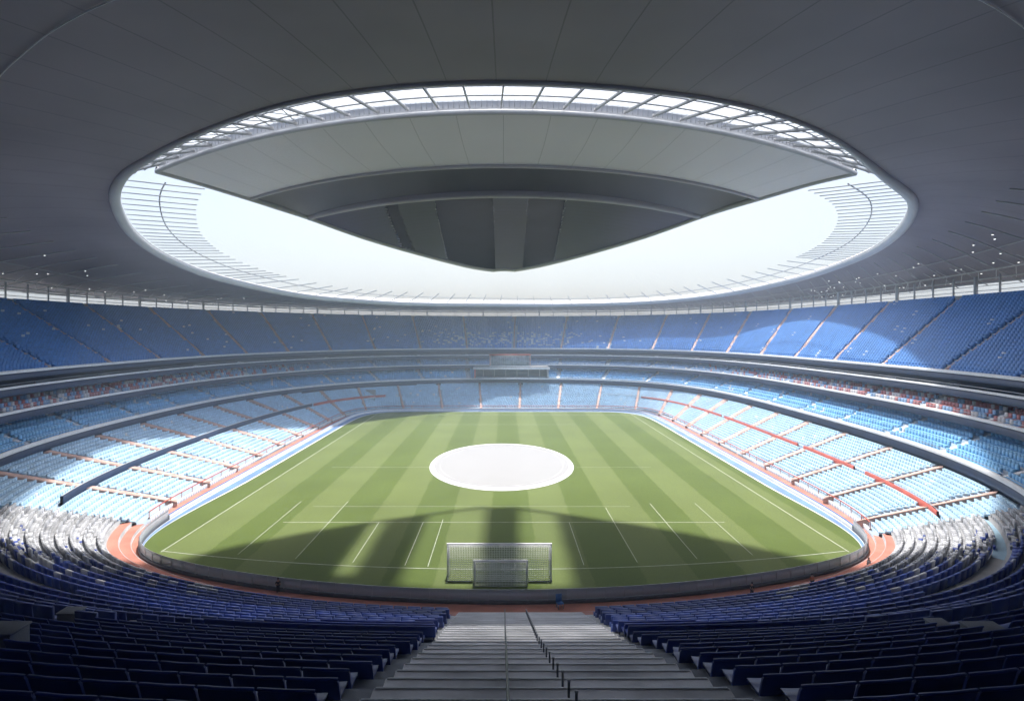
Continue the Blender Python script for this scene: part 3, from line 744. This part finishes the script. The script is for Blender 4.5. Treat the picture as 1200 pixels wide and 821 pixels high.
# deck strips opened over added blades so sun streaks reach the pitch
STREAK_SLOT=((-8.0,-1.2),(2.8,7.2),(-14.2,-12.6))
tt=np.linspace(0,8,90); nx=281; SX=np.linspace(-1,1,nx)
def fine(r): return np.stack([np.interp(SX,SS,r[:,a]) for a in range(3)],-1)
T=np.stack([fine(vrow(t)) for t in tt]); T[:,:,2]+=2.2; T[:,:,1]+=.49*2.2
m=MB(); ii,jj=np.meshgrid(np.arange(89),np.arange(nx-1),indexing='ij')
xc=(T[:-1,:-1,0]+T[1:,1:,0])/2; solid=np.ones(xc.shape,bool)
for a,b_ in STREAK_SLOT: solid&=~((xc>a)&(xc<b_)&(tt[:-1,None]>4.1)&(tt[:-1,None]<7.9))
q=np.stack([ii*nx+jj,ii*nx+jj+1,(ii+1)*nx+jj+1,(ii+1)*nx+jj],-1)[solid]
m.quads(T.reshape(-1,3),q)
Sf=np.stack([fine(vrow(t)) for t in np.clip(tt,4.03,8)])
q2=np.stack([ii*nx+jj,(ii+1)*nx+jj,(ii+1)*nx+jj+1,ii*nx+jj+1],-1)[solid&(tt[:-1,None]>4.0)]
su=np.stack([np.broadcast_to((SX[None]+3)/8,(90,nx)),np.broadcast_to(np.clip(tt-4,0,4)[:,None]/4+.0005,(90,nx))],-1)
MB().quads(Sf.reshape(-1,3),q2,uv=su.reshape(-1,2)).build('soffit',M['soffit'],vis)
upv=np.array((0,.49,1.))*1.5; th_=np.array((0,.035,0))
for a,b_ in STREAK_SLOT:
    bl=MB()
    for t in np.linspace(4.06,7.86,66):
        r=fine(vrow(t)); r=r[(r[:,0]>a-.05)&(r[:,0]<b_+.05)]
        if len(r)>1: bl.grid(np.stack([r,r+upv,r+upv+th_,r+th_,r]))
    bl.build('streak_louvres',M['streak_louvre'],vis)
T=T[:,[0,-1]]; T0=np.stack([vrow(0)+np.array((0,1.078,2.2))]); 
low_=np.stack([vrow(t) for t in tt])
m.grid(np.stack([low_[:,0],T[:,0]])); m.grid(np.stack([low_[:,-1],T[:,-1]]),flip=True); m.grid(np.stack([vrow(0),T0[0]]),flip=True)
m.build('deck',M['roof_top'],vis)

# skylight between roof edge and visor
sky=thing('skylight','curved strip of milky glazing with grey trusses above the visor','skylight')
near_idx=[k for k in range(400) if E[k,1]<73]
Pn=E[near_idx]; o_=np.argsort(np.arctan2(Pn[:,0],Pn[:,1]-130)*-1); 
Pn=Pn[np.argsort(Pn[:,0])]
V0=vrow(0)
NS=90
def resample(P,n):
    s=np.concatenate([[0],np.cumsum(np.linalg.norm(np.diff(P,axis=0),axis=1))]); k=np.linspace(0,s[-1],n); return np.stack([np.interp(k,s,P[:,a]) for a in range(3)],-1)
A_=resample(Pn,NS); B_=resample(V0,NS)
MB().grid(np.stack([A_+np.array((0,0,1.3)),B_+np.array((0,0,1.0))])).build('glazing',M['glazing'],sky)
for k in range(2,NS-2,3):
    MB().beam(A_[k]+(0,0,.4),B_[k]+(0,0,.5),.13,.3).build('truss',M['rib'],sky)
for f,rr in ((.3,.08),(.62,.08)):
    MB().tube(A_*(1-f)+B_*f+np.array((0,0,.55)),rr,5).build('purlin',M['rib'],sky)
for lo,hi in ((2,24),(NS-26,NS-5)):
  br=MB()
  for k in range(lo,hi,3):
    br.beam(A_[k]+(0,0,.6),B_[k+3]+(0,0,.6),.08); br.beam(B_[k]+(0,0,.6),A_[k+3]+(0,0,.6),.08)
  br.build('bracing',M['rib'],sky)
bal=MB(); V2=resample(V0,170)
for p in V2: bal.beam(p+(0,0,.4),p+(0,-.1,1.35+.2*rng.random()),.05)
bal.tube(V2+np.array((0,-.05,1.3)),.05,4); bal.build('balustrade',M['rib'],sky)

# ------------------------------------------------------------------ goals
def goal(name,label,x0,x1,y,h,deep,r,cell):
    g=thing(name,label,'goal',((x0+x1)/2,y,0)); w=(x1-x0)/2
    for sx in (-w,w): MB().tube([(sx,0,.02),(sx,0,h)],r,10).build('post',M['goalpaint'],g,smooth=True)
    MB().tube([(-w-r,0,h),(w+r,0,h)],r,10).build('crossbar',M['goalpaint'],g,smooth=True)
    f=MB()
    for sx in (-w,w): f.beam((sx,0,h),(sx,-deep*.45,h-.05),.05); f.beam((sx,-deep*.45,h-.05),(sx,-deep,.05),.05); f.beam((sx,0,.05),(sx,-deep,.05),.05)
    f.beam((-w,-deep,.05),(w,-deep,.05),.06); f.build('back_frame',M['steel'],g)
    n=MB(); t=.032
    prof=[(0,h),(-deep*.45,h-.08),(-deep,.06)]
    def pt(s):
        L=[np.hypot(prof[i+1][0]-prof[i][0],prof[i+1][1]-prof[i][1]) for i in (0,1)]
        a=s*(L[0]+L[1])
        if a<L[0]: k=a/L[0]; return (prof[0][0]+(prof[1][0]-prof[0][0])*k,prof[0][1]+(prof[1][1]-prof[0][1])*k)
        k=(a-L[0])/L[1]; return (prof[1][0]+(prof[2][0]-prof[1][0])*k,prof[1][1]+(prof[2][1]-prof[1][1])*k)
    tot=deep*.45+math.hypot(deep*.55,h)
    for s_ in np.linspace(0,1,int(tot/cell)):
        yy,zz=pt(s_); n.beam((-w,yy,zz),(w,yy,zz),t)
    for x in np.arange(-w,w,cell):
        a,b,c=pt(0),pt(deep*.45/tot),pt(1); n.beam((x,*a),(x,*b),t); n.beam((x,*b),(x,*c),t)
    n.build('net',M['net'],g)
    return g
goal('goal','large white goal with a pale net at the near end of the pitch',-5.0,4.25,57.8,2.8,1.5,.13,.15)
goal('goal','small white goal standing in front of the large one',-2.55,2.05,55.9,2.0,.7,.10,.13)

# ------------------------------------------------------------------ box and board on the far stand
bx=thing('press_box','wide white press box with a dark open front at the far end','box',(2.4,194.5,0))
MB().box((0,1.6,10.95),(23.2,6.4,.5)).build('roof',M['white'],bx); MB().box((0,1.6,11.35),(22.6,6,.28)).build('parapet',M['concrete'],bx)
MB().box((0,1.7,7.9),(22.6,6,.4)).build('floor',M['white'],bx); MB().box((0,3.4,9.4),(22,.2,2.6)).build('glass_front',M['glassgrey'],bx)
for sx in (-11.1,11.1): MB().box((sx,1.5,9.4),(.35,5.6,2.55)).build('side_wall',M['red'] if sx<0 else M['concrete'],bx)
for sx in np.linspace(-8.5,8.5,6): MB().box((sx,-1.2,9.4),(.12,.12,2.58)).build('post',M['steel'],bx)
sb=thing('scoreboard','small grey scoreboard in a reddish frame above the press box','scoreboard',(2.0,193.6,0))
MB().box((0,0,13.4),(11.6,.3,3.2)).build('screen',M['screen'],sb)
MB().box((0,-.2,15.15),(12.6,.6,.35)).build('frame_top',M['red'],sb); MB().box((0,-.2,11.7),(12.4,.6,.25)).build('frame_bottom',M['white'],sb)
for sx in (-6.05,6.05): MB().box((sx,-.2,13.4),(.3,.6,3.2)).build('frame_side',M['aisle'],sb)
gr_=MB()
for x in np.linspace(-5.6,5.6,18): gr_.box((x,-.2,13.4),(.12,.06,3.1))
gr_.build('grille',M['steel'],sb)
cp=thing('camera_platform','small pale camera platform in the far left corner of the lower bank','platform',(-37.8,181,0))
MB().box((0,0,3.4),(3.2,2.4,.3)).build('deck',M['white'],cp); MB().box((0,.8,4.6),(2.8,.2,2.0)).build('screen',M['concrete'],cp)
for a in (-1.4,1.4): MB().beam((a,-1,2.5),(a,-1,5.0),.12).build('post',M['steel'],cp)

# ------------------------------------------------------------------ people (tiny, on the track)
def person(label,x,y,z,rz,top,legs,lean=0,sc=.72):
    r=thing('person',label,'person',(x,y,z),rz)
    J=[(0,0,.95),(0,0,1.2),(0,lean,1.42),(0,lean,1.54),(0,lean*1.1,1.66),(.10,0,.9),(.11,.05,.5),(.11,.02,.07),(.11,-.12,.04),(-.10,0,.9),(-.11,-.06,.5),(-.11,-.02,.07),(-.11,-.16,.04),(.2,lean,1.40),(.26,.02,1.12),(.25,-.12,.88),(-.2,lean,1.40),(-.26,.02,1.12),(-.24,-.1,.9)]
    Ed=[(0,1),(1,2),(2,3),(3,4),(0,5),(5,6),(6,7),(7,8),(0,9),(9,10),(10,11),(11,12),(2,13),(13,14),(14,15),(2,16),(16,17),(17,18)]
    Rr=[.15,.14,.15,.06,.11,.095,.065,.05,.04,.095,.065,.05,.04,.065,.05,.035,.065,.05,.035]
    def skin(name,verts,edges,rads,m_,grow=0):
        me=bpy.data.meshes.new(name); me.from_pydata(verts,edges,[]); me.materials.append(m_)
        o=bpy.data.objects.new(name,me); COL.objects.link(o); o.parent=r
        mod=o.modifiers.new('skin','SKIN')
        if not me.skin_vertices: me.skin_vertices_ensure() if hasattr(me,'skin_vertices_ensure') else None
        if not me.skin_vertices:
            import bmesh as bmm
            bm=bmm.new(); bm.from_mesh(me); bm.verts.layers.skin.verify(); bm.to_mesh(me); bm.free()
        for k,v in enumerate(me.skin_vertices[0].data): v.radius=(rads[k]+grow,rads[k]+grow); v.use_root=(k==0)
        o.modifiers.new('sub','SUBSURF').levels=1; o.modifiers['sub'].render_levels=1
        return o
    skin('body',J,Ed,Rr,M['skin'])
    t=[0,1,2,13,14,16,17]; ix={a:i for i,a in enumerate(t)}
    skin('shirt',[J[a] for a in t],[(ix[a],ix[b]) for a,b in Ed if a in ix and b in ix],[Rr[a] for a in t],top,.02)
    t=[0,5,6,7,9,10,11]; ix={a:i for i,a in enumerate(t)}
    skin('trousers',[J[a] for a in t],[(ix[a],ix[b]) for a,b in Ed if a in ix and b in ix],[Rr[a] for a in t],legs,.018)
    h=MB(); hp_=[]
    for i in range(6):
        th=i/5*math.pi*.55; hp_.append([(.125*math.sin(th)*math.cos(p),lean*1.1+.02+.135*math.sin(th)*math.sin(p),1.68+.125*math.cos(th)) for p in np.linspace(0,2*math.pi,12,endpoint=False)])
    h.grid(np.array(hp_),closed=True); h.build('hair',M['hair'],r,smooth=True)
    r.scale=(sc,sc,sc)
PPL=[('person in dark clothes standing by the barrier at the left near corner',-19.0,53.8,.6,M['cloth_dark'],M['cloth_dark']),
     ('person in a white top on the red track left of the goals',-21.0,51.0,2.4,M['cloth_white'],M['cloth_dark']),
     ('person in a dark top on the red track right of the goals',20.6,52.9,-1.2,M['cloth_dark'],M['cloth_dark']),
     ('person in an orange vest on the track near the right corner',26.5,54.8,.4,M['cloth_orange'],M['cloth_dark']),
     ('person in white shirt and dark trousers at the right near corner',33.6,58.7,1.8,M['cloth_white'],M['cloth_dark'])]
for lab,x,y,rz,t,l in PPL: person(lab,x,y,.02,rz,t,l)
ch=thing('chair','small blue plastic chair on the red track right of the goals','chair',(4.5,50.9,.02),.3)
MB().box((0,0,.42),(.5,.5,.06)).build('seat',M['blueplastic'],ch); MB().box((0,.24,.75),(.5,.06,.6)).build('backrest',M['blueplastic'],ch)
for a in (-.21,.21):
    for b_ in (-.21,.21): MB().beam((a,b_,0),(a,b_,.39),.05).build('leg',M['steel'],ch)

# ------------------------------------------------------------------ haze
hz=MB().box((0,100,27),(640,640,56.2)).build('haze',M['white'])
hm=bpy.data.materials.new('air'); hm.use_nodes=True; nt=hm.node_tree; nt.nodes.remove(nt.nodes['Principled BSDF'])
pv=nt.nodes.new('ShaderNodeVolumePrincipled'); pv.inputs['Color'].default_value=(.72,.85,1,1); pv.inputs['Density'].default_value=.0013; pv.inputs['Anisotropy'].default_value=.0
nt.links.new(pv.outputs[0],nt.nodes['Material Output'].inputs['Volume'])
hz.data.materials.clear(); hz.data.materials.append(hm); tag(hz,'pale bright air filling the stadium','haze',kind='stuff')
hz.data.materials[0].volume_intersection_method='FAST' if hasattr(hm,'volume_intersection_method') else None

# ------------------------------------------------------------------ light, sky, camera
sdir=np.array((.03,.49,1.0)); sdir/=np.linalg.norm(sdir)
el=math.asin(sdir[2]); az=math.atan2(sdir[0],sdir[1])
import mathutils
sun=bpy.data.lights.new('sun','SUN'); sun.energy=4.3; sun.angle=R(2.8); sun.color=(1,.965,.91)
so=bpy.data.objects.new('sun',sun); COL.objects.link(so); so.location=(0,0,120)
so.rotation_euler=mathutils.Vector(tuple(sdir)).to_track_quat('Z','Y').to_euler()
w=bpy.data.worlds.new('World'); scene.world=w; w.use_nodes=True
nt=w.node_tree; bg=nt.nodes['Background']; sk=nt.nodes.new('ShaderNodeTexSky'); sk.sky_type='NISHITA'; sk.sun_disc=False
sk.sun_elevation=el; sk.sun_rotation=az; sk.air_density=1.0; sk.dust_density=4.5; sk.ozone_density=1.0
nt.links.new(sk.outputs[0],bg.inputs[0]); bg.inputs[1].default_value=.13
cam=bpy.data.cameras.new('camera'); co=bpy.data.objects.new('camera',cam); COL.objects.link(co)
co.location=(0,0,EYE); co.rotation_euler=(R(90),0,0); cam.sensor_width=36; cam.lens=36*748/1200
cam.shift_x=10/1200; cam.shift_y=-21.5/1200; cam.clip_end=3000; cam.clip_start=.1
scene.camera=co
vs=scene.view_settings; vs.view_transform='Standard'; vs.look='None'; vs.gamma=1; vs.exposure=.85; vs.use_curve_mapping=False
cy=scene.cycles; cy.use_denoising=True; cy.max_bounces=8; cy.diffuse_bounces=5; cy.glossy_bounces=2; cy.transmission_bounces=4; cy.transparent_max_bounces=8; cy.volume_bounces=1
cy.use_adaptive_sampling=True; cy.adaptive_threshold=.02; cy.sample_clamp_indirect=6
scene.render.use_persistent_data=False
